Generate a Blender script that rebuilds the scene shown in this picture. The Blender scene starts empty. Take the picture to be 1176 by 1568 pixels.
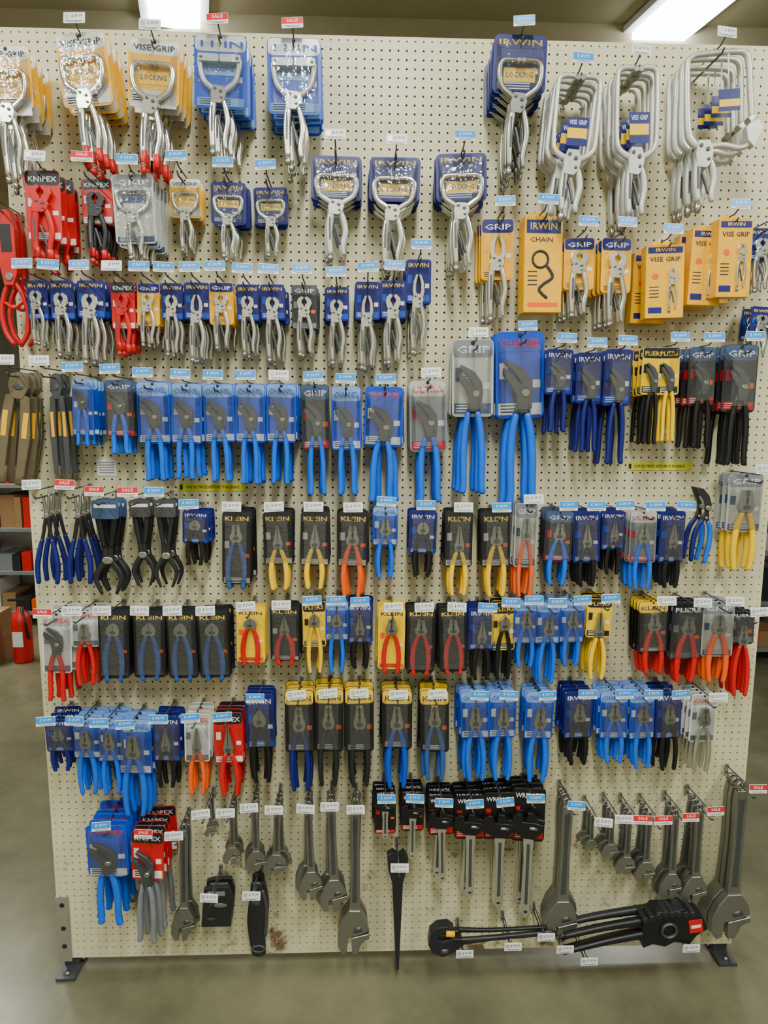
import bpy, math, random
import numpy as np
from mathutils import Matrix, Vector
random.seed(7)
IN=0.0254
SC=bpy.context.scene
COL=SC.collection
# ------------------------------------------------ materials
def lin(c):
    return tuple(((x/255)/12.92 if x/255<=0.04045 else ((x/255+0.055)/1.055)**2.4) for x in c)
MATS={}
def mat(name,rgb=None,rough=.5,metal=0.0,noise=0.08,coat=0.0,emit=0.0):
    if name in MATS: return MATS[name]
    m=bpy.data.materials.new(name); m.use_nodes=True
    nt=m.node_tree; N=nt.nodes; p=N['Principled BSDF']
    c=lin(rgb)
    tc=N.new('ShaderNodeTexCoord'); nz=N.new('ShaderNodeTexNoise'); nz.inputs['Scale'].default_value=35
    nt.links.new(tc.outputs['Object'],nz.inputs['Vector'])
    mx=N.new('ShaderNodeMix'); mx.data_type='RGBA'
    mx.inputs[6].default_value=tuple(x*(1-noise*2) for x in c)+(1,)
    mx.inputs[7].default_value=tuple(min(1,x*(1+noise*2)) for x in c)+(1,)
    nt.links.new(nz.outputs['Fac'],mx.inputs[0]); nt.links.new(mx.outputs[2],p.inputs['Base Color'])
    p.inputs['Roughness'].default_value=rough; p.inputs['Metallic'].default_value=metal
    p.inputs['Coat Weight'].default_value=coat
    if emit:
        p.inputs['Emission Color'].default_value=c+(1,); p.inputs['Emission Strength'].default_value=emit
    MATS[name]=m; return m
def clearmat():
    m=bpy.data.materials.new('clear_plastic'); m.use_nodes=True
    nt=m.node_tree; N=nt.nodes
    for n in list(N): N.remove(n)
    o=N.new('ShaderNodeOutputMaterial'); t=N.new('ShaderNodeBsdfTransparent'); g=N.new('ShaderNodeBsdfGlossy')
    d=N.new('ShaderNodeBsdfDiffuse'); d.inputs[0].default_value=(.8,.85,.9,1)
    t.inputs[0].default_value=(.97,.98,.99,1)
    g.inputs['Roughness'].default_value=.1
    nz=N.new('ShaderNodeTexNoise'); nz.inputs['Scale'].default_value=45
    bp=N.new('ShaderNodeBump'); bp.inputs['Strength'].default_value=.8; bp.inputs['Distance'].default_value=.006
    tc=N.new('ShaderNodeTexCoord'); nt.links.new(tc.outputs['Object'],nz.inputs['Vector'])
    nt.links.new(nz.outputs['Fac'],bp.inputs['Height']); nt.links.new(bp.outputs[0],g.inputs['Normal'])
    a=N.new('ShaderNodeMixShader'); a.inputs[0].default_value=.03
    nt.links.new(t.outputs[0],a.inputs[1]); nt.links.new(d.outputs[0],a.inputs[2])
    lw=N.new('ShaderNodeLayerWeight'); lw.inputs['Blend'].default_value=.3
    ma=N.new('ShaderNodeMath'); ma.operation='MULTIPLY_ADD'; ma.inputs[1].default_value=.6; ma.inputs[2].default_value=.07
    nt.links.new(lw.outputs['Fresnel'],ma.inputs[0])
    b=N.new('ShaderNodeMixShader'); nt.links.new(ma.outputs[0],b.inputs[0])
    nt.links.new(a.outputs[0],b.inputs[1]); nt.links.new(g.outputs[0],b.inputs[2]); nt.links.new(b.outputs[0],o.inputs[0])
    MATS['clear']=m
clearmat()
for n,c,r,me in [
 ('chrome',(226,226,218),.24,.93),('steel',(165,165,158),.3,.9),('wrench',(138,138,130),.38,.82),('dark',(30,31,34),.42,0),('gun',(84,86,88),.42,.6),
 ('black',(16,16,19),.4,0),('navy',(14,24,104),.38,0),('blue',(0,98,222),.36,0),('kblue',(38,80,150),.4,0),
 ('cblue',(8,70,188),.33,0),
 ('yellow',(246,196,0),.4,0),('dyel',(242,176,0),.38,0),('red',(200,15,20),.38,0),('orange',(242,90,5),.4,0),
 ('white',(228,230,228),.45,0),('grey',(120,124,128),.45,0),('lgrey',(196,197,190),.36,.35),('ink',(26,28,36),.6,0),
 ('tagblue',(10,140,225),.35,0),('tagred',(210,25,35),.35,0),('signyel',(228,228,50),.5,0),('olive',(112,102,78),.5,.4),
 ('brown',(150,115,75),.7,0),('galv',(160,158,145),.45,.5),('dgrey',(38,40,46),.38,0),('slate',(60,80,115),.4,0),('palebl',(120,160,212),.4,0)]:
    mat(n,c,r,me)
# ------------------------------------------------ mesh builder (inches, x right, y depth(-=front), z up)
def cr(P,n=5):
    P=[tuple(p) for p in P]; k=len(P[0]); out=[]
    Q=[P[0]]+P+[P[-1]]
    for i in range(1,len(Q)-2):
        for j in range(n):
            t=j/n
            out.append(tuple(.5*((2*Q[i][a])+(-Q[i-1][a]+Q[i+1][a])*t+(2*Q[i-1][a]-5*Q[i][a]+4*Q[i+1][a]-Q[i+2][a])*t*t+(-Q[i-1][a]+3*Q[i][a]-3*Q[i+1][a]+Q[i+2][a])*t**3) for a in range(k)))
    out.append(P[-1]); return out
TXT={}
def textmesh(s):
    if s in TXT: return TXT[s]
    cu=bpy.data.curves.new('t','FONT'); cu.body=s; cu.resolution_u=1; cu.align_x='CENTER'; cu.align_y='CENTER'; cu.offset=.012
    ob=bpy.data.objects.new('t',cu); COL.objects.link(ob)
    dg=bpy.context.evaluated_depsgraph_get(); dg.update()
    me=bpy.data.meshes.new_from_object(ob.evaluated_get(dg))
    V=[tuple(v.co) for v in me.vertices]; F=[tuple(p.vertices) for p in me.polygons]
    w=max(v[0] for v in V)-min(v[0] for v in V)
    bpy.data.objects.remove(ob); bpy.data.curves.remove(cu); bpy.data.meshes.remove(me)
    TXT[s]=(V,F,w); return TXT[s]
class B:
    def __init__(s): s.v=[];s.f=[];s.m=[];s.sm=[];s.mats=[];s.tf=(1,1,0,0,0)
    def set(s,xs=1,zs=1,ox=0,oz=0,oy=0): s.tf=(xs,zs,ox,oz,oy)
    def add(s,V,F,m,smooth=False):
        if m not in s.mats: s.mats.append(m)
        i=s.mats.index(m); o=len(s.v); xs,zs,ox,oz,oy=s.tf
        s.v+=[(x*xs+ox,y+oy,z*zs+oz) for x,y,z in V]
        s.f+=[tuple(a+o for a in f) for f in F]; s.m+=[i]*len(F); s.sm+=[smooth]*len(F)
    def box(s,cx,cy,cz,sx,sy,sz,m):
        x,y,z=sx/2,sy/2,sz/2
        V=[(cx+a*x,cy+b*y,cz+c*z) for a in(-1,1) for b in(-1,1) for c in(-1,1)]
        s.add(V,[(0,1,3,2),(4,6,7,5),(0,4,5,1),(2,3,7,6),(0,2,6,4),(1,5,7,3)],m)
    def prism(s,pts,y0,y1,m,bev=.04):
        n=len(pts); A=sum(pts[i][0]*pts[(i+1)%n][1]-pts[(i+1)%n][0]*pts[i][1] for i in range(n))
        if A<0: pts=pts[::-1]
        ins=[]
        for i in range(n):
            a=Vector(pts[i-1]);b=Vector(pts[i]);c=Vector(pts[(i+1)%n])
            d=((b-a).normalized()+(c-b).normalized())
            if d.length<1e-6: d=Vector((1,0))
            d.normalize(); ins.append((b.x-d.y*bev,b.y+d.x*bev))
        V=[(x,y1,z) for x,z in pts]+[(x,y0+bev*.8,z) for x,z in pts]+[(x,y0,z) for x,z in ins]
        F=[tuple(range(2*n,3*n)),tuple(range(n))[::-1]]
        for i in range(n):
            j=(i+1)%n
            F.append((i,j,n+j,n+i)); F.append((n+i,n+j,2*n+j,2*n+i))
        s.add(V,F,m)
    def sweep(s,path,w,t,m,y=0,k=10,n=5,sq=.75):
        P=[(p[0],y,p[1]) if len(p)==2 else p for p in path]
        if not isinstance(w,(list,tuple)): w=[w]*len(P)
        if not isinstance(t,(list,tuple)): t=[t]*len(P)
        R=cr([P[i]+(w[i],t[i]) for i in range(len(P))],n) if len(P)>2 else [P[i]+(w[i],t[i]) for i in range(2)]
        S=[]
        for i,q in enumerate(R):
            a=R[max(0,i-1)]; c=R[min(len(R)-1,i+1)]
            tx,tz=c[0]-a[0],c[2]-a[2]; L=math.hypot(tx,tz) or 1; tx/=L;tz/=L
            S.append((q,tx,tz))
        secs=[(S[0],-.3,.55)]+[(x,0,1) for x in S]+[(S[-1],.3,.55)]
        V=[]
        for (q,tx,tz),e,sc in secs:
            x,yy,z,ww,tt=q; x+=tx*e*ww; z+=tz*e*ww
            for j in range(k):
                an=2*math.pi*j/k; ca,sa=math.cos(an),math.sin(an)
                ca=math.copysign(abs(ca)**sq,ca); sa=math.copysign(abs(sa)**sq,sa)
                V.append((x-tz*ww/2*ca*sc,yy+tt/2*sa*sc,z+tx*ww/2*ca*sc))
        F=[tuple(range(k))[::-1],tuple(range(len(V)-k,len(V)))]
        for i in range(len(secs)-1):
            for j in range(k):
                F.append((i*k+j,i*k+(j+1)%k,(i+1)*k+(j+1)%k,(i+1)*k+j))
        s.add(V,F,m,True)
    def disc(s,cx,cz,r,y0,y1,m,n=14):
        s.prism([(cx+r*math.cos(2*math.pi*i/n),cz+r*math.sin(2*math.pi*i/n)) for i in range(n)],y0,y1,m,min(.05,r*.2))
    def ring(s,cx,cz,r,w,t,m,n=16,y=0):
        s.sweep([(cx+r*math.sin(2*math.pi*i/n),cz+r*math.cos(2*math.pi*i/n)) for i in range(n+1)],w,t,m,y=y,n=1,k=8)
    def rod(s,a,b,r,m,k=8):
        a=Vector(a);b=Vector(b);d=(b-a).normalized(); u=d.orthogonal().normalized(); v=d.cross(u)
        V=[tuple(p+u*r*math.cos(2*math.pi*j/k)+v*r*math.sin(2*math.pi*j/k)) for p in(a,b) for j in range(k)]
        s.add(V,[tuple(range(k))[::-1],tuple(range(k,2*k))]+[(j,(j+1)%k,k+(j+1)%k,k+j) for j in range(k)],m,True)
    def text(s,t,cx,cz,w,h,y,m):
        V,F,W=textmesh(t); sx=w/W; sz=h/.72
        s.add([(cx+v[0]*sx,y,cz+v[1]*sz) for v in V],F,m)
    def rrect(s,cx,cz,w,h,r,y0,y1,m,bev=.02):
        p=[]
        for (sx,sz,a0) in((1,1,0),(-1,1,90),(-1,-1,180),(1,-1,270)):
            for k in range(4):
                a=math.radians(a0+k*30); p.append((cx+sx*(w/2-r)+r*math.cos(a),cz+sz*(h/2-r)+r*math.sin(a)))
        s.prism(p,y0,y1,m,bev)
    def mesh(s,name,unit=IN):
        me=bpy.data.meshes.new(name); me.from_pydata([(x*unit,y*unit,z*unit) for x,y,z in s.v],[],s.f)
        for m in s.mats: me.materials.append(MATS[m])
        me.polygons.foreach_set('material_index',s.m); me.polygons.foreach_set('use_smooth',s.sm); me.update(); return me
def obj(name,me,parent=None,loc=(0,0,0)):
    o=bpy.data.objects.new(name,me); COL.objects.link(o); o.location=loc
    if parent: o.parent=parent
    return o
# ------------------------------------------------ camera calibration from the board corners
BW,BZ0,BZ1=1.22,.05,3.10
corr=[((-BW,0,BZ1),(-6,37)),((BW,0,BZ1),(1232,78)),((-BW,0,BZ0),(100,1461)),((BW,0,BZ0),(1121,1449))]
def basis(yaw,p,r):
    f=np.array([math.sin(yaw)*math.cos(p),math.cos(yaw)*math.cos(p),math.sin(p)])
    r0=np.array([math.cos(yaw),-math.sin(yaw),0]); u0=np.cross(r0,f)
    return math.cos(r)*r0+math.sin(r)*u0, math.cos(r)*u0-math.sin(r)*r0, f
def proj(q,P):
    R,U,F_=basis(*q[3:6]); d=np.array(P)-q[:3]; z=d@F_
    return np.array([588+q[6]*(d@R)/z,784-q[6]*(d@U)/z])
q=np.array([-.13,-2.44,1.9,.03,-.11,0.0,1132.])
for it in range(30):
    def res(q): return np.concatenate([proj(q,P)-np.array(uv) for P,uv in corr]+[[(q[6]-1132)*.05]])
    r=res(q); J=np.zeros((len(r),7))
    for i in range(7):
        e=np.zeros(7); e[i]=1e-5 if i<6 else 1e-2
        J[:,i]=(res(q+e)-r)/e[i]
    q=q-np.linalg.lstsq(J,r,rcond=None)[0]
CR,CU,CF=basis(*q[3:6]); CP=q[:3]; FPX=q[6]
def ray(u,v): return CF+CR*(u-588)/FPX-CU*(v-784)/FPX
def onboard(u,v,d):   # point at distance d in front of the board
    r=ray(u,v); t=(-d-CP[1])/r[1]; return CP+r*t
def onz(u,v,z):
    r=ray(u,v); t=(z-CP[2])/r[2]; return CP+r*t
cam=bpy.data.cameras.new('camera'); co=bpy.data.objects.new('camera',cam); COL.objects.link(co)
cam.sensor_fit='VERTICAL'; cam.sensor_height=36; cam.sensor_width=27; cam.lens=36*FPX/1568; cam.clip_start=.02
M=Matrix.Identity(4)
for i in range(3): M[i][0]=CR[i];M[i][1]=CU[i];M[i][2]=-CF[i];M[i][3]=CP[i]
co.matrix_world=M; SC.camera=co
# ------------------------------------------------ pegboard
def pegmat():
    m=bpy.data.materials.new('pegboard_cream'); m.use_nodes=True; nt=m.node_tree;N=nt.nodes;p=N['Principled BSDF']
    tc=N.new('ShaderNodeTexCoord')
    n1=N.new('ShaderNodeTexNoise'); n1.inputs['Scale'].default_value=2.2; n1.inputs['Detail'].default_value=6
    n2=N.new('ShaderNodeTexNoise'); n2.inputs['Scale'].default_value=6; n2.inputs['Detail'].default_value=9; n2.inputs['Roughness'].default_value=.68
    sp=N.new('ShaderNodeSeparateXYZ')
    for n in(n1,n2,sp): nt.links.new(tc.outputs['Object'],n.inputs[0])
    a=N.new('ShaderNodeMix'); a.data_type='RGBA'; a.inputs[6].default_value=lin((202,195,154))+(1,); a.inputs[7].default_value=lin((228,222,188))+(1,)
    nt.links.new(n1.outputs['Fac'],a.inputs[0])
    mr=N.new('ShaderNodeMapRange'); mr.inputs[1].default_value=0;mr.inputs[2].default_value=1.5;mr.inputs[3].default_value=.14;mr.inputs[4].default_value=0
    nt.links.new(sp.outputs['Z'],mr.inputs[0])
    ad=N.new('ShaderNodeMath'); nt.links.new(mr.outputs[0],ad.inputs[0]); nt.links.new(n2.outputs['Fac'],ad.inputs[1])
    rp=N.new('ShaderNodeValToRGB'); rp.color_ramp.elements[0].position=.69; rp.color_ramp.elements[1].position=.77
    nt.links.new(ad.outputs[0],rp.inputs[0])
    b=N.new('ShaderNodeMix'); b.data_type='RGBA'; b.inputs[7].default_value=lin((122,98,70))+(1,)
    nt.links.new(rp.outputs[0],b.inputs[0]); nt.links.new(a.outputs[2],b.inputs[6]); nt.links.new(b.outputs[2],p.inputs['Base Color'])
    p.inputs['Roughness'].default_value=.42
    MATS['peg']=m
pegmat()
b=B(); nx,nz=96,120; s=2*BW/96; r=.0034; t=.006
V=[];F=[];idx={}
cv=[(0,0),(.5,0),(1,0),(1,.5),(1,1),(.5,1),(0,1),(0,.5)]
ang=[225,270,315,0,45,90,135,180]
def gv(i,j,c):
    key=(round(2*(i+c[0])),round(2*(j+c[1])))
    if key not in idx: idx[key]=len(V); V.append((-BW+(i+c[0])*s,-t,BZ0+(j+c[1])*(BZ1-BZ0)/nz))
    return idx[key]
dz=(BZ1-BZ0)/nz
for i in range(nx):
    for j in range(nz):
        o=[gv(i,j,c) for c in cv]; k=len(V); cx=-BW+(i+.5)*s; cz=BZ0+(j+.5)*dz
        for a in ang: V.append((cx+r*math.cos(math.radians(a)),-t,cz+r*math.sin(math.radians(a))))
        for a in ang: V.append((cx+r*math.cos(math.radians(a)),0,cz+r*math.sin(math.radians(a))))
        for e in range(8):
            g=(e+1)%8
            F.append((o[e],o[g],k+g,k+e)); F.append((k+e,k+g,k+8+g,k+8+e))
b.add(V,F,'peg')
PEG=bpy.data.objects.new('pegboard_panel',None); COL.objects.link(PEG)
obj('perforated_sheet',b.mesh('perforated_sheet',1),PEG)
mat('hole_dark_sheet',(60,54,42),.8)
b=B()
b.box(0,.03,(BZ0+BZ1)/2,2*BW,.006,BZ1-BZ0,'hole_dark_sheet')  # unseen dark sheet, added behind the panel so its holes look shaded
for x in(-BW+.012,BW-.012): b.box(x,.013,(BZ0+BZ1)/2,.024,.028,BZ1-BZ0,'peg')
for z in(BZ0+.012,BZ1-.012): b.box(0,.013,z,2*BW-.05,.028,.024,'peg')
obj('frame',b.mesh('frame',1),PEG)
b=B()
x=-(BW-.02)
b.box(x,-.0085,.165,.045,.005,.25,'galv')
for z in(.1,.17,.26): b.disc(x,z,.009,-.0125,-.0115,'ink')
for sx in(-1,1):
    x=sx*(BW-.035)
    b.box(x,-.02,.006,.065,.075,.012,'gun'); b.box(x,.02,.03,.05,.03,.05,'gun'); b.box(x,.09,.006,.065,.12,.012,'gun')
    b.rod((x,-.035,.01),(x,-.035,.02),.009,'steel')
obj('feet',b.mesh('feet',1),PEG)
# ------------------------------------------------ tools
def handles_pl(b,pz,end,grip,sp=1.0,y=0,bare=.9):
    for sgn in(-1,1):
        b.sweep([(sgn*-.25,pz+.3),(sgn*.15,pz-.2),(sgn*.42,pz-bare-.2)],[.45,.5,.42],.38,'steel',y=y+sgn*.02)
        L=pz-bare-end
        b.sweep([(sgn*.36,pz-bare),(sgn*.72*sp,pz-bare-L*.25),(sgn*.9*sp,pz-bare-L*.55),(sgn*.86*sp,pz-bare-L*.8),(sgn*.72*sp,end)],[.48,.6,.62,.56,.5],.6,grip,y=y+sgn*.02)
def t_needle(b,T,grip,jm='steel'):
    pz=-3.4
    for g in(-1,1):
        b.prism([(g*.03,0),(g*.14,0),(g*.28,-1.2),(g*.5,-2.5),(g*.62,-3.2),(g*.5,-3.9),(g*-.15,-3.9),(g*.03,-2.7)],-.28-.02*g,.28,jm)
    b.disc(0,pz,.33,-.4,.3,'gun'); handles_pl(b,pz,-T,grip)
def t_line(b,T,grip,jm='steel'):
    pz=-2.3
    for g in(-1,1):
        b.prism([(g*.03,0),(g*.38,0),(g*.5,-.6),(g*.56,-1.3),(g*.78,-2.0),(g*.7,-2.7),(g*.3,-3.1),(g*-.2,-2.8),(g*.05,-1.9),(g*.12,-1.3),(g*.03,-.9)],-.32-.02*g,.3,jm)
    for i in range(5): b.box(0,-.33,-.15-.14*i,.5,.03,.05,'ink')
    b.disc(0,pz,.36,-.42,.3,'gun'); handles_pl(b,pz,-T,grip,1.08)
def t_diag(b,T,grip,jm='steel'):
    pz=-1.7
    for g in(-1,1):
        b.prism([(g*.02,0),(g*.2,-.1),(g*.62,-.7),(g*.8,-1.4),(g*.7,-2.1),(g*.3,-2.5),(g*-.2,-2.2),(g*.02,-1.3)],-.32-.02*g,.3,jm)
    b.disc(0,pz,.34,-.42,.3,'gun'); handles_pl(b,pz,-T,grip,1.0)
def t_tg(b,T,grip,jm='gun'):
    o=-2.4
    U=[(.5,-1.3),(.6,0),(.5,.9),(-.05,1.75),(-1.15,2.4),(-1.3,2.15),(-.6,1.35),(-.2,.7),(-.2,-.2),(0,-1.3)]
    Lw=[(-.45,-1.6),(-.6,-.4),(-.85,.3),(-1.5,1.3),(-1.45,1.8),(-.8,1.25),(-.3,.6),(.15,.1),(.25,-.6),(.15,-1.6)]
    b.prism([(x+.2,z+o) for x,z in U],-.1,.3,jm); b.prism([(x+.2,z+o) for x,z in Lw],-.36,-.02,jm)
    for i in range(5): b.box(-.75+.2*i+.1,-.38,o+1.35-.25*i,.26,.03,.05,'ink')
    b.disc(.22,o-.1,.3,-.46,.2,'steel')
    for g in(-1,1):
        b.sweep([(.15*g+.1,o-.9),(.42*g,o-2)],[.5,.45],.34,jm,y=-.1*g)
        b.sweep([(.36*g,o-1.7),(.62*g,o-3.2),(.74*g,(o-T)/2-1),(.72*g,-T+1),(.8*g,-T)],[.46,.55,.56,.54,.56],.56,grip,y=-.08*g)
def lockbody(b,z0,T,tip='steel',m='chrome'):
    L=T+z0
    b.prism([(-.5,z0+.5),(.35,z0+.45),(.62,z0-.3),(.45,z0-1.1),(.1,z0-1.5),(-.7,z0-1.4),(-.75,z0-.4)],-.34,.3,m)
    b.disc(.15,z0-.2,.16,-.42,.2,'gun');b.disc(-.35,z0+.1,.14,-.42,.2,'gun');b.disc(.2,z0-.9,.12,-.42,.2,'gun')
    b.sweep([(-.42,z0-.6),(-.62,z0-L*.35),(-.68,z0-L*.6),(-.6,-T+.8)],[.6,.62,.55,.5],.62,m)
    b.box(-.62,-.32,z0-L*.45,.16,.03,L*.4,'gun')
    b.sweep([(-.6,-T+.9),(-.6,-T+.4)],.34,.34,'steel'); b.sweep([(-.6,-T+.45),(-.6,-T)],.5,.5,tip)
    b.sweep([(.25,z0-.8),(.55,z0-L*.28),(.72,z0-L*.5),(.5,z0-L*.75),(.55,-T+.7)],[.45,.5,.5,.46,.36],.5,m)
    b.sweep([(-.2,z0-L*.38),(.05,z0-L*.55),(.25,z0-L*.72)],[.22,.22,.2],.2,'gun')
    if tip=='red': b.sweep([(.5,-T+1.8),(.56,-T+.6)],.58,.58,'red'); b.sweep([(-.62,-T+2.2),(-.6,-T+.9)],.62,.62,'red')
def t_lock(b,T,grip,jm='chrome'):
    b.prism([(-.08,-.15),(-.35,0),(-.72,-.45),(-.85,-1.2),(-.72,-2.2),(-.1,-2.3),(-.1,-1.7),(-.32,-1.2),(-.3,-.8),(-.1,-.5)],-.3,.26,jm)
    b.prism([(.04,-.2),(.3,-.05),(.68,-.55),(.82,-1.3),(.55,-2.3),(0,-2.3),(.02,-1.7),(.25,-1.25),(.24,-.85),(.05,-.55)],-.26,.24,jm)
    lockbody(b,-2.4,T,grip if grip=='red' else 'steel',jm)
def t_locknose(b,T,grip,jm='chrome'):
    for g in(-1,1):
        b.prism([(g*.04,0),(g*.3,0),(g*.62,-1.0),(g*.72,-2.2),(g*.55,-3.2),(g*-.05,-3.2),(g*.3,-2.3),(g*.28,-1.2)],-.28,.26,jm)
    lockbody(b,-3.1,T)
def t_cclamp(b,T,grip,jm='chrome'):
    for g in(-1,1):
        b.sweep([(g*.25,-3.75),(g*.8,-3.25),(g*1.4,-2.6),(g*1.66,-1.6),(g*1.66,-.6),(g*1.4,-.12),(g*.85,-.02),(g*.15,-.05)],[.6,.6,.52,.46,.46,.46,.42,.4],.42,jm)
        b.disc(g*.2,-.12,.24,-.32,.3,'steel')
    lockbody(b,-3.7,T,grip if grip=='red' else 'steel',jm)
def t_cpad(b,T,grip,jm='lgrey'):
    for g in(-1,1):
        b.sweep([(g*.25,-3.9),(g*.8,-3.4),(g*1.35,-2.7),(g*1.62,-1.6),(g*1.7,-.7),(g*1.7,-.4)],[.6,.6,.5,.46,.46,.46],.42,jm)
        b.rrect(g*.93,-.3,1.78,.85,.14,-.34,.3,jm); b.disc(g*1.55,-.3,.13,-.42,-.3,'gun')
    lockbody(b,-3.8,T,'steel')
def t_deep(b,T,grip,jm='lgrey'):
    for g in(-1,1):
        b.sweep([(g*.25,-6.3),(g*.9,-6.1),(g*1.5,-5.6),(g*1.66,-4.6),(g*1.66,-1.0),(g*1.5,-.2),(g*.95,-.0),(g*.3,-.05)],[.55,.5,.42,.36,.36,.4,.4,.36],.42,jm)
        b.disc(g*.2,-.2,.24,-.34,.3,'steel')
    b.box(.1,-.3,-3.6,1.7,.03,.8,'navy'); b.box(.05,-.32,-4.4,1.5,.03,.75,'yellow'); b.box(.1,-.33,-5.1,1.6,.03,.55,'navy'); b.text('VISE GRIP',.1,-3.6,1.4,.35,-.33,'white')
    lockbody(b,-6.1,T,'steel',jm)
def t_huge(b,T,grip,jm='lgrey'):
    b.sweep([(-.9,-6.6),(-1.7,-6.0),(-1.95,-4.8),(-1.95,-1.0),(-1.75,-.25),(-1.1,0),(1.0,0),(1.6,-.2),(1.8,-.9),(1.9,-3.2),(1.95,-4.7)],[.55,.5,.4,.36,.36,.4,.4,.4,.36,.34,.3],.42,jm)
    b.sweep([(-.9,-6.5),(.1,-6.4),(1.2,-6.7),(1.8,-6.5)],[.5,.42,.4,.4],.42,jm)
    b.prism([(1.5,-5.4),(2.1,-4.6),(2.6,-5.5),(1.95,-6.8),(1.6,-6.3)],-.4,.3,jm)
    b.disc(1.93,-4.8,.3,-.4,.3,'steel')
    b.box(.5,-.3,-3.0,1.3,.03,.7,'navy'); b.box(.5,-.3,-3.6,1.2,.03,.5,'yellow'); b.box(.5,-.3,-4.0,1.3,.03,.3,'navy'); b.rod((.5,-.2,-.2),(.5,-.2,-2.8),.05,'white')
    tf=b.tf; b.set(tf[0]*.8,tf[1],tf[2]-.95*tf[0],tf[3],tf[4]); lockbody(b,-6.5,T,'steel',jm); b.set(*tf)
def t_adj(b,T,grip,jm='wrench'):
    b.ring(0,-.25,.26,.2,.3,jm)
    b.prism([(-.3,-.5),(-.38,-1.2),(-.33,-4),(-.42,-7.6),(.42,-7.6),(.33,-4),(.38,-1.2),(.3,-.5)],-.2,.15,jm)
    b.prism([(-.18,-1.0),(-.14,-4),(-.2,-6.9),(.2,-6.9),(.14,-4),(.18,-1.0)],-.215,-.2,'gun',.005)
    b.prism([(x,w-.7) for x,w in [(-.42,-6.7),(-.95,-7.4),(-1.3,-8.3),(-1.3,-9.2),(-.95,-9.75),(-.6,-9.6),(-.5,-8.6),(.5,-8.35),(1.05,-8.1),(.95,-7.5),(.42,-6.7)]],-.3,.25,jm)
    b.prism([(x,w-.7) for x,w in [(-.25,-8.62),(1.1,-8.3),(1.15,-8.65),(.62,-8.85),(.25,-9.7),(-.18,-9.8)]],-.26,.22,jm)
    b.rod((.0,-.2,-8.75),(.55,-.2,-8.6),.2,'gun')
def t_adjup(b,T,grip,jm='black'):
    b.prism([(-.42,-2.6),(-1.1,-2.0),(-1.35,-1.2),(-1.25,-.4),(-.9,0),(-.55,-.15),(-.5,-.9),(.5,-1.0),(1.05,-1.2),(1.0,-1.9),(.42,-2.7)],-.32,.25,jm)
    b.prism([(-.25,-.9),(1.15,-1.1),(1.15,-.75),(.62,-.55),(.3,0),(-.15,.05)],-.28,.22,jm)
    b.prism([(-.42,-2.3),(-.3,-5),(-.34,-T+.4),(-.2,-T),(.2,-T),(.34,-T+.4),(.3,-5),(.42,-2.3)],-.22,.18,'chrome')
    b.prism([(-.12,-3.2),(-.12,-T+1.4),(.12,-T+1.4),(.12,-3.2)],-.235,-.22,'gun',.005)
    b.disc(0,-T+.6,.16,-.24,-.2,'ink')
    b.rod((0,-.22,-1.5),(.6,-.22,-1.6),.2,'steel')
def t_fork(b,T,grip,jm='dark'):
    b.rrect(0,-1.0,2.0,2.2,.2,-.5,-.4,'gun' if grip!='black' else 'slate'); b.box(0,-.52,-.6,1.6,.03,.4,'white')
    for g in(-1,1):
        b.sweep([(g*.5,0),(g*.62,-1.6),(g*.45,-3.6),(g*.25,-5.5)],[.5,.55,.5,.4],.5,grip)
        b.sweep([(g*.25,-5.3),(g*.2,-7.0),(g*.75,-8.3),(g*.95,-9.4),(g*.55,-T)],[.4,.55,.5,.42,.25],.4,jm)
    b.disc(0,-7,.42,-.35,.25,'steel')
def t_claw(b,T,grip,jm='dark'):
    for g in(-1,1):
        b.sweep([(g*-.3,0),(g*-.2,-1.5),(g*.1,-3)],[.25,.42,.5],.3,'steel')
        b.sweep([(g*.1,-2.8),(g*.35,-4.5),(g*.6,-6)],[.4,.4,.4],.4,jm)
        b.sweep([(g*.55,-5.6),(g*.9,-7.2),(g*1.15,-9),(g*1.05,-T)],[.45,.6,.6,.5],.6,grip)
    b.disc(0,-2.6,.3,-.3,.2,'steel')
def t_block(b,T,grip,jm='dark'):
    b.prism([(-1.0,-.5),(-.4,0),(1.0,0),(1.3,-3),(1.1,-T),(-1.3,-T),(-1.1,-4)],-.9,.3,jm); b.disc(.3,-T*.45,.55,-1.0,-.8,'steel'); b.disc(-.5,-T*.8,.35,-1.0,-.8,'gun')
    b.box(0,-.95,-T*.15,1.4,.06,1.2,'grey')
def t_bar(b,T,grip,jm='dark'):
    b.sweep([(0,0),(0,-3),(-.15,-6),(.0,-T)],[1.0,1.3,1.5,1.2],.7,jm); b.box(0,-.4,-2,.5,.06,2.2,'gun'); b.ring(0,-T+1,.5,.25,.3,'gun',y=-.3); b.sweep([(.5,-1),(.8,-4),(.6,-8)],.3,.3,'gun',y=-.2)
def t_spud(b,T,grip,jm='dark'):
    b.prism([(-.9,0),(-.4,.3),(.1,-.1),(.5,.3),(.9,-.4),(.7,-1.6),(.45,-2.6),(.12,-T),(-.12,-T),(-.45,-2.6),(-.75,-1.5)],-.4,.3,jm); b.disc(0,-1.2,.3,-.5,-.35,'steel')
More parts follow.
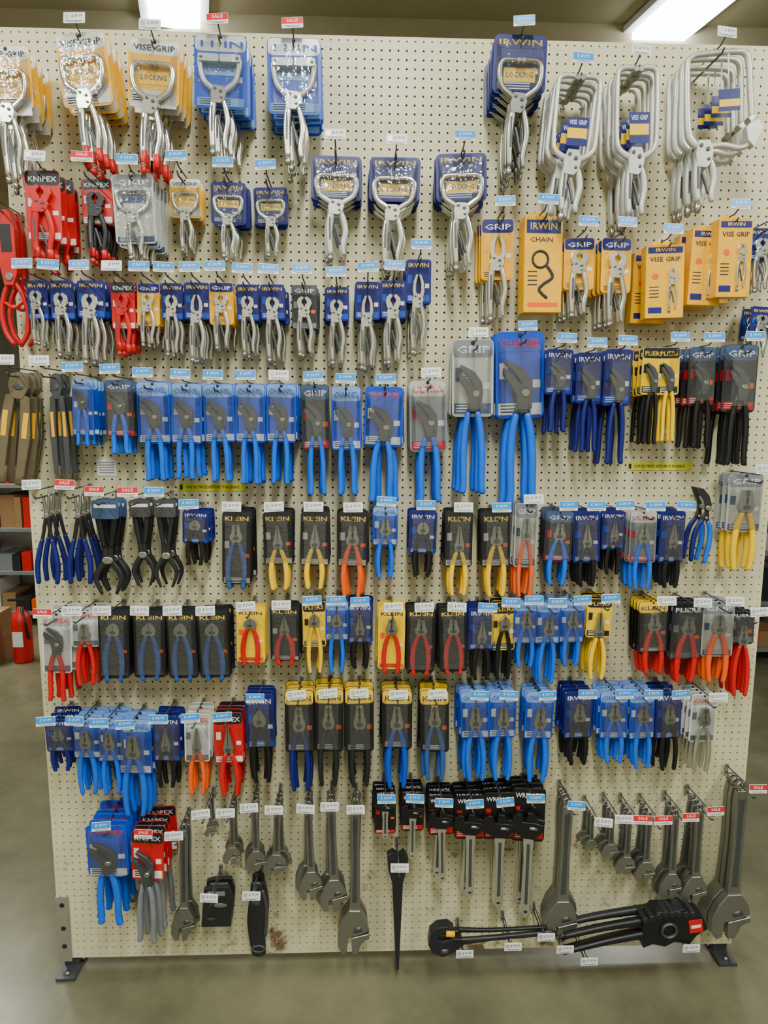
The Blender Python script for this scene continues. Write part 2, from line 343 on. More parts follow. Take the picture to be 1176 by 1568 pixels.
def t_snip(b,T,grip,jm='dark'):
    b.prism([(-1.6,-.1),(-.9,-.2),(-.1,-1.1),(.4,-2.4),(.2,-3.4),(-.3,-3.2),(-.6,-2),(-1.2,-1.0)],-.3,.2,jm)
    b.prism([(-1.2,-1.4),(-.7,-1.2),(.2,-2.0),(.5,-3.3),(-.2,-3.3),(-.7,-2.2)],-.2,.3,'steel')
    b.disc(.05,-2.9,.35,-.4,.2,'steel'); b.disc(.05,-4.4,.2,-.4,.2,'steel')
    for g in(-1,1):
        b.sweep([(g*-.1,-3),(g*.2,-4.4),(g*.4,-5.2)],[.5,.5,.45],.4,jm)
        b.sweep([(g*.38,-4.9),(g*.85,-6.4),(g*.95,-8.5),(g*.8,-T)],[.5,.62,.62,.5],.6,'navy' if g<0 else grip)
def t_bolt(b,T,grip,jm='steel'):
    b.prism([(-.5,0),(.0,.3),(.5,0),(.6,-1.2),(.3,-2.4),(-.3,-2.4),(-.6,-1.2)],-.35,.3,jm)
    for g in(-1,1):
        b.prism([(g*.15,-1.8),(g*.7,-2.2),(g*.95,-6),(g*.8,-T+.8),(g*.35,-T+.4),(g*.3,-6)],-.3,.25,jm)
        b.box(g*.6,-.32,-5,.3,.03,2.6,grip)
        b.sweep([(g*.55,-T+1.6),(g*.5,-T)],.6,.6,'olive')
    b.disc(0,-1.2,.3,-.45,.2,'gun')
def t_pipecut(b,T,grip,jm='dark'):
    b.prism([(-.7,0),(.5,.1),(.8,-1.5),(.7,-5),(.3,-6),(-.5,-6),(-.8,-4)],-.5,.3,'red')
    b.box(0,-.52,-2.2,.9,.04,2.2,jm); b.disc(0,-5.3,.35,-.6,.3,'steel')
    for g in(-1,1): b.sweep([(g*.1,-5.6),(g*.75,-6.6),(g*1.15,-8.2),(g*.95,-9.8),(g*.35,-10.8)],[.42,.42,.42,.42,.38],.5,'red')
    b.sweep([(-.7,-7.4),(0,-7.8),(.7,-7.4)],.3,.35,'red',y=-.1)
TOOLS=dict(needle=(t_needle,2.4,.7),line=(t_line,2.6,.74),diag=(t_diag,2.4,.7),tg=(t_tg,2.2,.66),lock=(t_lock,2.0,.7),nose=(t_locknose,2.0,.66),
 cclamp=(t_cclamp,3.9,.9),cpad=(t_cpad,3.9,.86),deep=(t_deep,3.7,1),huge=(t_huge,4.6,1),adj=(t_adj,2.6,1),adjup=(t_adjup,2.5,1),
 fork=(t_fork,2.3,1),claw=(t_claw,2.9,1),block=(t_block,2.6,1),bar=(t_bar,1.6,1),spud=(t_spud,1.8,1),snip=(t_snip,2.7,1),bolt=(t_bolt,1.9,1),pipecut=(t_pipecut,2.6,1))
# card styles: base, header, header text, text colour, band colour, blister
ST=dict(
 vy=('dyel','white','VISE GRIP','ink','lgrey',1), vn=('navy','navy','IRWIN','yellow','navy',1),
 bl=('cblue','lgrey','11 IN','cblue','palebl',1),
 cl=('cblue','palebl','CHANNEL','cblue','white',1), clb=('cblue','cblue','CHANNEL','red','white',1), cd=('dgrey','slate','GRIP','white','red',1),
 cg=('grey','lgrey','ULTRA','red','red',1), kl=('black','yellow','KLEIN','ink','dark',1), kk=('black','dark','KLEIN','yellow','lgrey',1), ky=('yellow','dark','PLIERS','yellow','dark',0),
 yr=('yellow','yellow','KLEIN','ink','orange',0), kb=('black','dark','KLEIN','yellow','dgrey',1), nv=('navy','navy','IRWIN','white','cblue',1),
 wh=('white','lgrey','KNIPEX','red','grey',1), rd=('red','dark','KNIPEX','white','white',0), gr=('dgrey','black','PLIERS','white','grey',1),
 kr=('black','black','WRENCH','white','red',0), cs=('lgrey','grey','GRIP','white','slate',1), nl=('navy','navy','IRWIN','yellow','cblue',0), vl=('dyel','navy','GRIP','white','dyel',0), gl=('dgrey','gun','GRIP','white','grey',0))
CACHE={}
T=11.0
def product(kind,style,grip,W,H,front,jm=None):
    key=(kind,style,grip,round(W*4),round(H*4),front,jm)
    if key in CACHE: return CACHE[key]
    b=B()
    if kind=='box':
        b.rrect(0,-T/2+.5,W,T,.08,-1.6,.6,'dyel',.05)
        if H<8:
            b.box(0,-1.62,-.7,W*.9,.02,1.5,'navy'); b.text('IRWIN',0,-.7,W*.7,.8,-1.65,'yellow')
            b.ring(-.08*W,-T*.4,.95,.28,.1,'ink',y=-1.66); b.sweep([(.1*W,-T*.47),(.25*W,-T*.58),(0,-T*.66),(-.1*W,-T*.72),(.1*W,-T*.8)],.35,.1,'ink',y=-1.66)
            b.box(0,-1.61,-9.6,W*.8,.02,.5,'orange'); b.text('CHAIN',-.05*W,-2.2,W*.6,.55,-1.63,'ink')
        else:
            b.set(.8,.68,W*.2,-2.9,-1.66); t_lock(b,9.8,'steel'); b.set()
            b.box(0,-1.62,-.3,W*.9,.02,.9,'navy'); b.text('IRWIN',0,-.3,W*.5,.5,-1.65,'yellow')
            b.text('VISE GRIP',-.0*W,-1.7,W*.8,.7,-1.65,'ink'); b.box(-W*.25,-1.61,-9.3,W*.35,.02,.9,'navy'); b.disc(-W*.25,-4.2,.5,-1.63,-1.6,'orange')
        for i in range(4): b.box(-W*.28,-1.61,-5.8-.5*i,W*.25,.02,.14,'ink')
        b.rrect(0,.9,W*.5,1.0,.2,.4,.5,'dyel')
    else:
        f,nat,fr=TOOLS[kind]; toff=0
        if style:
            base,hd,txt,tcx,band,bl=ST[style]
            b.rrect(0,.8-H/2,W,H,min(.5,W*.12),-.03,.03,base,.01)
            hh=min(1.7,H*.22)
            b.rrect(0,.8-hh/2-.05,W*.96,hh,min(.4,W*.1),-.05,-.03,hd,.005)
            b.text(txt,0,.8-hh*.62,W*.8,min(.62,hh*.42),-.07,tcx)
            b.disc(0,.55,.17,-.07,-.05,'ink',10)
            b.box(0,-.045,.8-H+.6,W*.9,.03,.75,band)
            for i in range(3): b.box(-W*.1,-.065,.8-H+.82-.2*i,W*.6,.01,.08,'white' if band in('navy','red','dark','ink','cblue','slate') else 'ink')
            b.box(-W*.34,-.05,.8-H*.45,W*.16,.02,1.0,band); b.box(W*.34,-.05,.8-H*.6,W*.16,.02,.5,'orange' if base in('black','dgrey') else 'white')
            toff=-1.0
            if kind in('cclamp','cpad'):
                toff=-1.3
                b.box(0,-.05,-2.3,W*.6,.03,1.1,'yellow' if style[0]=='v' else band); b.text('LOCKING',0,-2.3,W*.5,.45,-.08,'navy')
                if style=='vy': b.box(0,-.04,-4.0,W*.9,.02,1.4,'lgrey')
            if bl and front:
                w2,h2=W*.9,H*.86; zc=.8-H*.53; i=.35; d=-.85
                V=[(x*w2/2,-.06,zc+z*h2/2) for x,z in((-1,-1),(1,-1),(1,1),(-1,1))]+[(x*(w2/2-i),d,zc+z*(h2/2-i)) for x,z in((-1,-1),(1,-1),(1,1),(-1,1))]
                b.add(V,[(4,5,6,7),(0,1,5,4),(1,2,6,5),(2,3,7,6),(3,0,4,7)],'clear')
        xs=W*fr/nat
        Lt=T-.8+toff if style else T
        zs=Lt/11.0
        b.set(xs,zs,0,toff if style else .2,-.42)
        if kind in('adj',): b.set(xs,zs,0,.25,-.3)
        a=dict(jm=jm) if jm else {}
        f(b,11.0,grip,**a)
        b.set()
    me=b.mesh(kind); zs=[v[2] for v in b.v]; CACHE[key]=(me,max(zs)*IN,min(zs)*IN); return CACHE[key]
TAG={}
def tagmesh(c):
    if c in TAG: return TAG[c]
    b=B(); b.rrect(0,0,2.3,1.15,.08,-.06,0,'white')
    if c=='b': b.box(0,-.065,.14,2.26,.02,.74,'tagblue'); b.text('$ 24.99',0,.17,1.4,.3,-.08,'white')
    elif c=='r': b.box(0,-.065,.2,2.26,.02,.65,'tagred'); b.text('SALE',0,.2,1.2,.34,-.08,'white')
    else: b.text('$ 39.99',.3,.15,1.2,.34,-.065,'ink'); b.box(-.75,-.065,.1,.5,.01,.5,'lgrey')
    for i in range(2): b.box(0,-.07,-.33-.11*i,1.9-.5*i,.01,.04,'ink')
    TAG[c]=b.mesh('price_tag'); return TAG[c]
HK={}
def hookmesh(L):
    k=round(L,2)
    if k in HK: return HK[k]
    b=B(); l=k/IN; r=.1
    b.box(0,-.35,.35,.55,.1,1.5,'galv')
    b.rod((0,-.2,0),(0,-l*.9,0),r,'gun'); b.rod((0,-l*.9,0),(0,-l*.97,.35),r,'gun')
    b.rod((0,-.2,.9),(0,-l*.85,1.0),r*.8,'gun'); b.rod((0,-l*.85,1.0),(0,-l-.0,1.5),r*.8,'gun')
    HK[k]=b.mesh('hook'); return HK[k]
def stack(name,kind,style,grip,u,vt,vb,wpx,vc=None,n=3,tag='b',hl=.2,sp=.024,df=None,jm=None,tilt=0,yaw=0):
    d=df if df else min(.165,.03+sp*n)
    pt=onboard(u,vt,d); pb=onboard(u,vb,d); hgt=pt[2]-pb[2]
    W=wpx*T/(vb-vt); H=((vc or vb)-vt)*T/(vb-vt)
    me,zt,zb=product(kind,style,grip,W,H,True,jm)
    me2,_,_=product(kind,style,grip,W,H,False,jm)
    s=hgt/(zt-zb)
    e=bpy.data.objects.new(name,None); COL.objects.link(e)
    hx,hz=pt[0],pt[2]-zt*s*1.0
    e.location=(hx,-.006,hz+.0)
    for i in range(n):
        dd=d-i*(d-.03)/max(1,n-1) if n>1 else d
        o=obj('pack_%d'%(i+1),me if i==0 else me2,e,(random.uniform(-.002,.002)*i,-dd,random.uniform(-.003,.002)*i))
        o.scale=(s,s,s)
        o.rotation_euler=(math.radians(random.uniform(-1.5,1.0)),math.radians(tilt+random.uniform(-2,2)),math.radians(yaw+random.uniform(-5,5)))
    if tag!='':
        obj('hook',hookmesh(hl),e,(0,0,0))
    if tag in('b','r','w'):
        o=obj('price_tag',tagmesh(tag),e,(0,-hl-.002,1.75*IN)); o.rotation_euler=(math.radians(-8),math.radians(random.uniform(-3,3)),math.radians(random.uniform(-8,8)))
    return e
CL='locking_c_clamp';LP='locking_pliers';TG='tongue_and_groove_pliers';NN='needle_nose_pliers';LM='linemans_pliers';DC='diagonal_cutting_pliers';AW='adjustable_wrench'
S=stack
# --- row A
S(CL,'cclamp','vy','steel',10,72,285,76,170,4,'',sp=.035)
S(CL,'cclamp','vy','red',124,52,262,84,165,4,'w',sp=.035,tilt=-4)
S(CL,'cclamp','vy','red',237,62,272,84,165,4,'w',sp=.035,tilt=3)
S(CL,'cpad','bl','steel',338,55,242,86,168,4,'r',sp=.035)
S(CL,'cpad','bl','steel',450,60,258,88,178,4,'r',sp=.035)
S(CL,'cclamp','vn','steel',797,55,272,88,145,5,'b',sp=.03,jm='steel')
S('deep_reach_locking_clamp','deep',None,'steel',885,118,345,78,None,5,'b',sp=.03,tilt=4)
S('deep_reach_locking_clamp','deep',None,'steel',972,105,350,74,None,5,'w',sp=.03,tilt=-3)
S('deep_reach_locking_clamp','huge',None,'steel',1096,82,330,124,None,4,'w',sp=.03,tilt=-3)
# --- row B
S('locking_clamp','lock','rd','red',65,262,405,58,370,4,'w',sp=.035,jm='red')
S('locking_clamp','lock','rd','red',148,275,405,50,345,3,'r',jm='dark')
S(CL,'cclamp','cs','steel',203,268,400,66,375,5,'b',sp=.03)
S(CL,'cclamp','vy','steel',284,275,388,50,335,3,'b')
S(CL,'cclamp','vn','steel',350,280,398,56,345,4,'b')
S(CL,'cclamp','vn','steel',414,288,395,54,345,3,'b')
S(CL,'cclamp','vn','steel',515,240,402,82,308,3,'w',jm='lgrey')
S(CL,'cclamp','vn','steel',605,242,418,82,310,4,'w')
S(CL,'cclamp','vn','steel',706,236,418,82,310,4,'b')
S(LP,'nose','vl','steel',762,336,495,52,430,3,'b')
S('boxed_chain_clamp','box','vy','steel',826,325,482,66,440-40,1,'b',df=.11)
S(LP,'lock','vl','steel',887,365,488,48,445,4,'b')
S(LP,'lock','vl','steel',944,365,502,50,450,4,'b')
S('boxed_locking_pliers','box','vy','steel',1013,370,490,64,490,2,'b',df=.13)
S('boxed_locking_pliers','box','vy','steel',1078,345,470,56,470,2,'',df=.11)
S('boxed_locking_pliers','box','vy','steel',1118,330,458,60,458,2,'b',df=.15)
S(LP,'lock','nl','steel',1165,350,450,44,400,3,'b')
S(LP,'lock','nl','steel',1166,470,548,36,520,2,'')
# --- row C
S('plastic_pipe_cutter','pipecut',None,'red',14,325,530,46,None,2,'b')
for u,vt,vb,w,vc,st,k in [(57,430,528,34,490,'nl','lock'),(95,430,548,38,490,'nl','lock'),(140,430,560,44,488,'nl','lock'),(188,432,545,38,505,'rd','lock'),
 (228,434,532,36,500,'vl','lock'),(264,434,547,34,490,'nl','lock'),(302,433,556,40,490,'nl','nose'),(339,433,537,38,498,'vl','lock'),(379,436,546,34,490,'nl','lock'),
 (417,436,556,38,490,'nl','lock'),(466,437,547,40,505,'gl','lock'),(516,440,560,38,492,'nl','lock'),(563,432,568,40,490,'nl','nose'),(602,430,560,40,490,'nl','lock'),(641,398,545,40,465,'nl','nose')]:
    S(LP,k,st,'red' if st=='rd' else 'steel',u,vt,vb,w,vc,4,'b' if u!=188 else 'w',sp=.022,jm='red' if st=='rd' else None)
# --- row D
for u,vt,vb,w,vc,st,gp in [(127,580,682,34,668,'cl','blue'),(182,582,695,44,670,'cd','blue'),(234,585,736,50,680,'cl','blue'),(286,587,733,48,680,'cl','blue'),
 (334,588,737,48,678,'cl','blue'),(383,588,741,46,678,'cl','blue'),(431,588,741,46,680,'cl','blue'),(482,589,757,44,690,'cd','blue'),(530,592,757,46,690,'cl','blue'),
 (589,592,768,60,684,'clb','blue'),(655,582,768,58,692,'cg','blue'),(724,520,755,64,638,'cs','blue'),(796,508,772,76,640,'clb','blue'),
 (857,535,662,44,605,'nv','navy'),(902,540,692,42,618,'nv','navy'),(947,535,710,44,622,'nv','navy'),(1000,532,680,34,605,'ky','black'),(1024,532,676,34,605,'ky','yellow'),
 (1075,532,686,44,622,'cd','black'),(1135,528,712,52,632,'cd','black')]:
    S(TG,'tg',st,gp,u,vt,vb,w,vc,4 if u>840 or w<50 else 3,'w' if u in(431,655,724) else ('' if u==1000 else 'b'),sp=.026)
S('long_bolt_cutter','bolt',None,'dyel',35,570,742,50,None,3,'w',tilt=8,jm='olive')
S('long_bolt_cutter','bolt',None,'dyel',90,572,738,30,None,2,'w',jm='gun')
# --- row E
S('hose_clamp_pliers','claw',None,'navy',74,755,892,38,None,3,'w',tilt=0)
S('hose_clamp_pliers','claw',None,'navy',122,755,892,40,None,3,'r')
S('crimping_pliers','fork',None,'black',165,763,908,46,None,3,'r')
S('spark_plug_pliers','fork',None,'dark',217,763,895,36,None,2,'r')
S('spark_plug_pliers','fork',None,'dark',255,763,897,36,None,2,'b')
for nm,k,st,gp,u,vt,vb,w,vc,tg in [(DC,'diag','nv','black',300,782,864,40,832,'b'),(LM,'line','kk','kblue',363,783,900,44,895,'w'),(NN,'needle','kk','yellow',425,783,902,44,865,'w'),
 (NN,'needle','kk','yellow',483,783,900,44,866,'w'),(DC,'line','kk','orange',541,783,912,46,868,'w'),(LM,'line','cl','blue',590,776,884,38,835,'b'),(DC,'diag','nv','black',648,782,882,42,848,'b'),
 (NN,'needle','kk','yellow',703,783,910,42,868,'w'),(NN,'line','kk','yellow',759,783,912,44,868,'b'),(LM,'line','cs','orange',806,770,912,34,868,'w'),(LM,'line','cd','blue',857,782,894,42,860,'b'),
 (NN,'needle','nv','black',898,782,897,40,862,'b'),(NN,'needle','nv','black',940,782,878,36,842,'b'),(LM,'line','cg','blue',985,782,902,40,862,'b'),(NN,'needle','nv','black',1030,782,898,40,862,'b')]:
    S(nm,k,st,gp,u,vt,vb,w,vc,4,tg,sp=.022,hl=.2)
S('aviation_snips','snip',None,'blue',1085,748,860,34,None,2,'',tilt=8)
S(LM,'line','cs','yellow',1142,725,872,52,815,3,'w')
# --- row F
for nm,k,st,gp,u,vt,vb,w,vc,tg in [(LM,'tg','wh','red',87,937,1070,42,1030,'r'),(LM,'line','wh','red',130,935,1047,40,990,'w'),(DC,'diag','kb','kblue',174,935,1040,44,1038,'w'),
 (DC,'diag','kb','kblue',229,935,1040,46,1038,'w'),(DC,'diag','kb','kblue',277,935,1040,44,1038,'w'),(DC,'diag','kb','kblue',325,935,1040,46,1038,'w'),
 (DC,'diag','yr','red',384,930,1017,42,1014,'w'),(NN,'needle','kk','red',436,928,1016,44,1012,'w'),(DC,'diag','ky','yellow',481,920,1028,34,990,'b'),(DC,'diag','cl','blue',516,920,1028,34,980,'b'),
 (NN,'needle','nv','black',551,922,1022,38,985,'b'),(LM,'line','yr','red',600,930,1028,40,1024,'w'),(DC,'line','kb','red',645,930,1032,42,1030,'w'),(DC,'line','kb','red',693,930,1030,42,1028,'w'),
 (NN,'needle','nv','black',738,930,1038,40,995,'b'),(DC,'diag','ky','black',772,922,1038,36,995,'b'),(DC,'line','cl','blue',806,920,1020,38,985,'b'),(LM,'line','cl','blue',840,922,1044,38,985,'b'),
 (LM,'line','cl','blue',877,920,1018,38,985,'b'),(NN,'needle','ky','yellow',918,916,1037,38,975,'b'),(LM,'line','kl','red',1000,920,1030,44,1000,'w'),(LM,'line','gr','red',1053,922,1042,48,1010,'w'),
 (LM,'line','cs','orange',1100,920,1042,46,1005,'w'),(LM,'line','gr','red',1136,935,1062,36,985,'w')]:
    S(nm,k,st,gp,u,vt,vb,w,vc,4,tg,sp=.02)
# --- row G
for nm,k,st,gp,u,vt,vb,w,vc,tg in [(LM,'line','nv','navy',90,1100,1178,40,1150,'b'),(LM,'line','cl','blue',132,1097,1212,40,1160,'b'),(LM,'line','cl','blue',168,1100,1212,38,1165,'b'),(TG,'line','cl','blue',206,1100,1245,50,1185,'b'),
 (NN,'needle','nv','black',255,1095,1202,40,1165,'b'),(NN,'needle','wh','orange',302,1092,1212,36,1165,'b'),(NN,'needle','rd','red',349,1090,1215,42,1168,'b'),(DC,'diag','nv','black',397,1062,1195,42,1145,'b'),
 (LM,'line','kl','navy',458,1056,1205,42,1150,'w'),(LM,'line','kl','dark',504,1054,1200,42,1150,'w'),(LM,'line','kl','dark',550,1054,1200,42,1150,'w'),(LM,'line','kl','cblue',608,1056,1200,44,1145,'w'),
 (LM,'line','kl','kblue',665,1056,1190,42,1150,'w'),(LM,'line','cl','blue',727,1058,1192,42,1130,'b'),(LM,'line','cl','blue',770,1058,1190,40,1128,'b'),(TG,'line','cl','blue',827,1058,1192,44,1132,'b'),
 (NN,'line','nv','black',886,1058,1168,42,1130,'b'),(LM,'line','cl','blue',940,1058,1165,40,1130,'b'),(LM,'line','cl','blue',983,1058,1172,38,1130,'b'),(LM,'line','nv','black',1023,1058,1175,38,1130,'b'),(LM,'line','wh','chrome',1078,1062,1178,38,1135,'w')]:
    S(nm,k,st,gp,u,vt,vb,w,vc,4,tg,sp=.022)
# --- row H
S(TG,'tg','clb','blue',163,1262,1408,58,1340,5,'b',sp=.03)
S(TG,'tg','rd','grey',226,1272,1435,46,1345,5,'r',sp=.03)
for u,vt,vb,w,tg,n in [(283,1255,1432,34,'w',2),(322,1228,1278,18,'w',2),(356,1230,1318,26,'w',3),(390,1222,1330,30,'w',3),(426,1225,1335,34,'w',3),(472,1222,1370,34,'w',3),(507,1218,1390,38,'w',3),(545,1215,1448,44,'w',2),
   (866,1215,1430,50,'b',3),(905,1245,1300,20,'w',3),(935,1240,1310,26,'w',3),(962,1240,1335,28,'r',3),(992,1240,1345,28,'r',3),(1032,1235,1370,32,'r',3),(1068,1225,1380,38,'r',3),(1130,1190,1425,60,'r',3)]:
    S(AW,'adj',None,'steel',u,vt,vb,w,None,n,tg,sp=.02)
for u,vt,vb,w,vc in [(590,1215,1280,30,1275),(632,1212,1310,32,1270),(675,1216,1342,36,1275),(720,1216,1366,44,1282),(765,1212,1382,46,1282),(810,1205,1395,46,1285)]:
    S(AW,'adjup','kr','steel',u,vt,vb,w,vc,4,'b',sp=.022)
S('pipe_cutter','block',None,'dark',333,1352,1412,44,None,2,'w')
S('strap_wrench','bar',None,'dark',394,1345,1458,28,None,2,'w')
S('spud_wrench','spud',None,'dark',608,1295,1472,30,None,1,'w')
def flat(name,parts,u0,v0,u1,v1,d,tags):
    a=onboard(u0,v0,d); c=onboard(u1,v1,d); L=math.hypot(c[0]-a[0],c[2]-a[2]); e=bpy.data.objects.new(name,None); COL.objects.link(e); e.location=a
    b=B(); parts(b); o=obj('tool',b.mesh('tool'),e); s=L/(12*IN); o.scale=(s,s,s); o.rotation_euler=(0,-math.atan2(c[2]-a[2],c[0]-a[0]),0)
    for t,up in tags:
        h=obj('hook',hookmesh(.18),e,(t*(c[0]-a[0]),-a[1]-.006,t*(c[2]-a[2])-.02+up)); g=obj('price_tag',tagmesh('w'),e,(t*(c[0]-a[0]),-a[1]-.19,t*(c[2]-a[2])-.02+up+1.2*IN))
def p1(b):
    b.prism([(0,-.2),(.2,1.0),(.9,1.6),(1.9,1.7),(2.5,1.2),(2.0,.9),(1.2,.9),(.9,.4),(1.3,.1),(2.4,.4),(3.2,.3),(3.4,-.3),(2.6,-1.0),(1.4,-1.5),(.4,-1.1)],-.6,.5,'dark')
    b.sweep([(.9,.5),(1.8,.6),(2.9,1.0)],[.6,.5,.4],.6,'black',y=-.2); b.rod((1.7,-.55,1.0),(2.5,-.55,.9),.32,'dyel')
    b.rod((1.2,-.5,-.9),(1.9,-.5,-.9),.3,'gun')
    b.sweep([(2.6,-.4),(6,-.15),(12,.2)],[.85,.5,.55],.5,'dark'); b.sweep([(2.6,.9),(6,.7),(11.4,.75)],[.5,.36,.36],.4,'black'); b.disc(11.6,.2,.16,-.35,-.2,'steel')
flat('pipe_wrench',p1,655,1438,845,1430,.14,[(.28,-.03),(.66,-.01),(.92,.02)])
def p2(b):
    for z,c,y in((-.9,'dark',.4),(-.3,'black',-.5),(.35,'dark',.3),(.95,'black',-.3),(1.3,'dark',.6)):
        b.sweep([(.2+abs(z)*.5,z-.2),(4,z*.9+.1),(7.5,z*.8+.2),(9.5,z*.7+.3)],[.42,.55,.7,.8],.65,c,y=y)
        b.sweep([(.0+abs(z)*.5,z-.22),(1.2,z-.15)],[.3,.3],.4,'gun',y=y)
    b.prism([(6.8,-1.0),(7.0,1.2),(7.8,1.6),(8.2,2.0),(9.4,1.8),(10.4,1.9),(11.0,1.4),(11.9,1.0),(12.2,-.2),(11.3,-.6),(10.6,-1.3),(9.4,-.9),(8.6,-1.2),(7.6,-.8)],-.9,.6,'black')
    for i in range(8): b.disc(7.2+.55*i,1.75-.1*abs(i-3),.28,-1.0,.3,'dark',10)
    b.box(11.2,-.95,.3,1.1,.08,1.1,'red'); b.box(11.2,-1.0,.3,.8,.02,.25,'white'); b.ring(9.0,.3,.6,.22,.3,'gun',y=-1.0)
flat('chain_wrench',p2,852,1442,1072,1408,.14,[(.03,.0),(.2,-.06),(.9,-.07)])
def sign(u,v,w,h,m,txt,nm):
    a=onboard(u-w/2,v-h/2,.01); c=onboard(u+w/2,v+h/2,.01)
    b=B(); W=(c[0]-a[0]);H=(a[2]-c[2]); b.box(0,0,0,W,.001,H,m)
    if txt: b.text(txt,.0,0,W*.8,H*.35,-.0012,'ink'); b.box(-W*.46,-.0008,0,W*.04,.0004,H*.6,'ink')
    else:
        for i in range(5): b.box(0,-.0008,H*.3-H*.15*i,W*.75,.0004,H*.05,'grey')
    o=obj(nm,b.mesh(nm,1)); o.location=((a[0]+c[0])/2,-.0075,(a[2]+c[2])/2)
sign(325,746,104,13,'signyel','CHECK PRICE BEFORE PURCHASE','warning_label')
sign(1010,714,97,13,'signyel','CHECK PRICE BEFORE PURCHASE','warning_label')
sign(163,716,32,26,'white','','paper_notice')
# ------------------------------------------------ room
def roommat(name,c1,c2,sc,rough):
    m=bpy.data.materials.new(name); m.use_nodes=True; nt=m.node_tree;N=nt.nodes;p=N['Principled BSDF']
    tc=N.new('ShaderNodeTexCoord'); n=N.new('ShaderNodeTexNoise'); n.inputs['Scale'].default_value=sc; n.inputs['Detail'].default_value=10; n.inputs['Roughness'].default_value=.68
    nt.links.new(tc.outputs['Object'],n.inputs[0]); r=N.new('ShaderNodeValToRGB')
    r.color_ramp.elements[0].position=.34; r.color_ramp.elements[1].position=.66
    r.color_ramp.elements[0].color=lin(c1)+(1,); r.color_ramp.elements[1].color=lin(c2)+(1,)
    nt.links.new(n.outputs['Fac'],r.inputs[0]); nt.links.new(r.outputs[0],p.inputs['Base Color']); p.inputs['Roughness'].default_value=rough
    MATS[name]=m
roommat('concrete',(86,84,64),(118,115,90),1.6,.27)
roommat('ceil',(172,162,126),(188,178,142),.8,.8)
roommat('wallp',(175,170,152),(190,185,168),.6,.8)
def slab(name,c,s,m):
    b=B(); b.box(0,0,0,*s,m); o=obj(name,b.mesh(name,1)); o.location=c
X0,X1,Y0,Y1,HC=-7,7,-5,12,4.4
slab('floor',((X0+X1)/2,(Y0+Y1)/2,-.05),(X1-X0,Y1-Y0,.1),'concrete')
slab('ceiling',((X0+X1)/2,(Y0+Y1)/2,HC+.05),(X1-X0,Y1-Y0,.1),'ceil')
slab('wall_back',(0,Y1+.05,HC/2),(X1-X0,.1,HC),'wallp'); slab('wall_front',(0,Y0-.05,HC/2),(X1-X0,.1,HC),'wallp')
slab('wall_left',(X0-.05,(Y0+Y1)/2,HC/2),(.1,Y1-Y0,HC),'wallp'); slab('wall_right',(X1+.05,(Y0+Y1)/2,HC/2),(.1,Y1-Y0,HC),'wallp')
mat('tube',(235,242,255),.5,emit=16)
def fixture(a,c,w):
    a=Vector(a);c=Vector(c); L=(c-a).length; mid=(a+c)/2; b=B()
    b.box(0,0,.02,L,w,.04,'white')
    b.box(0,0,-.02,L*.98,w*.75,.04,'tube')
    for s_ in(-1,1): b.box(s_*L*.495,0,-.015,L*.01,w,.05,'white')
    o=obj('fluorescent_fixture',b.mesh('fixture',1)); o.location=(mid.x,mid.y,HC-.05); o.rotation_euler=(0,0,math.atan2(c.y-a.y,c.x-a.x))
fixture(onz(1100,-20,HC-.08),onz(1000,66,HC-.08),.44)
fixture(onz(262,-60,HC-.08),onz(268,42,HC-.08),.4)
def lamp(x,y,sx,sy,pw):
    fixture((x,y-sy/2,HC),(x,y+sy/2,HC),sx)
    l=bpy.data.lights.new('ceiling_light','AREA'); l.shape='RECTANGLE'; l.size=sx; l.size_y=sy; l.energy=pw; l.color=(.985,1,.88)
    o=bpy.data.objects.new('ceiling_light',l); COL.objects.link(o); o.location=(x,y,HC-.12)
for x in(-2.6,0.0,2.6): lamp(x,-2.6,.3,2.4,132)
for x in(-3.9,3.2): lamp(x,3.0 if x<0 else 6.5,.3,2.4,190)
for i,y in enumerate((2.5,6.2,8.2,10.2)):
    slab('ceiling_beam' if i==0 else 'ceiling_beam.%03d'%i,(0,y,HC-.12),(14,.12,.24),'ceil')
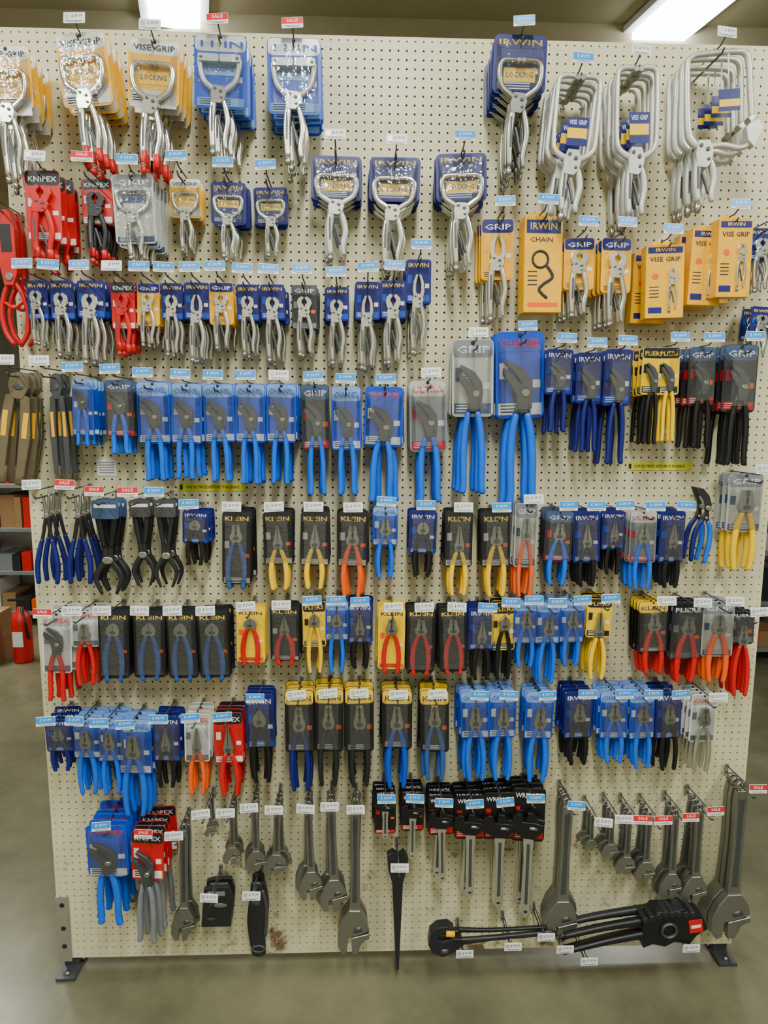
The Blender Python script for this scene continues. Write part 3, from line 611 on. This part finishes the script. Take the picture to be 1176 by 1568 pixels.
def shelf(x,y,w,nm,seed):
    random.seed(seed); b=B()
    for z in(.12,.5,.9,1.3): b.box(x,y,z,w,.5,.03,'grey')
    b.box(x,y+.24,.75,w,.02,1.5,'lgrey')
    for sx in(-1,1): b.box(x+sx*(w/2-.02),y-.24,.72,.04,.04,1.44,'gun')
    for sx in(-1,1):
        for sy in(-1,1): b.box(x+sx*(w/2-.04),y+sy*.2,.05,.05,.05,.1,'gun')
    e=obj(nm,b.mesh(nm,1)); b=B()
    for z in(.135,.515,.915,1.315):
        xx=x-w/2+.05
        while xx<x+w/2-.2:
            ww=random.uniform(.05,.15); hh=random.uniform(.1,.3); b.box(xx+ww/2,y-.02,z+hh/2,ww,random.uniform(.3,.42),hh,random.choice(['red','brown','white','brown','dark','grey','white','orange','lgrey'])); xx+=ww+.015
    o=obj('stock_boxes',b.mesh('stock_boxes',1),e)
shelf(-4.0,4.3,2.2,'store_shelf',3); shelf(3.9,3.2,2.2,'store_shelf.001',5)
# fire extinguisher and cartons standing in the aisle at left
p=onz(37,1012,0); b=B()
prof=[(.0,0),(.07,0),(.075,.02),(.075,.33),(.06,.39),(.025,.42),(.025,.45),(0,.45)]
V=[(r_*math.cos(2*math.pi*k/20),r_*math.sin(2*math.pi*k/20),z) for r_,z in prof for k in range(20)]
F=[(i*20+k,i*20+(k+1)%20,(i+1)*20+(k+1)%20,(i+1)*20+k) for i in range(len(prof)-1) for k in range(20)]
b.add(V,F,'red',True); b.box(0,0,.465,.04,.04,.04,'dark'); b.box(-.03,0,.5,.12,.025,.015,'dark'); b.rod((.02,-.03,.45),(.08,-.06,.2),.011,'black'); b.box(0,-.076,.2,.08,.004,.12,'white')
o=obj('fire_extinguisher',b.mesh('fire_extinguisher',1)); o.location=(p[0],p[1],0)
print('EXT',p)
px=p; b=B()
for x,y,z,w_,d_,h_ in((0,0,.11,.3,.3,.22),(.01,.02,.31,.27,.26,.18)):
    b.box(x,y,z,w_,d_,h_,'brown'); b.box(x,y-d_/2-.001,z,.05,.002,h_,'lgrey'); b.box(x,y,z+h_/2+.001,w_,.05,.002,'lgrey')
o=obj('cardboard_box',b.mesh('cardboard_box',1)); o.location=(px[0]-.3,px[1]+.02,0)
w=bpy.data.worlds.new('world'); SC.world=w; w.use_nodes=True; w.node_tree.nodes['Background'].inputs[0].default_value=(.8,.85,1,1); w.node_tree.nodes['Background'].inputs[1].default_value=.3
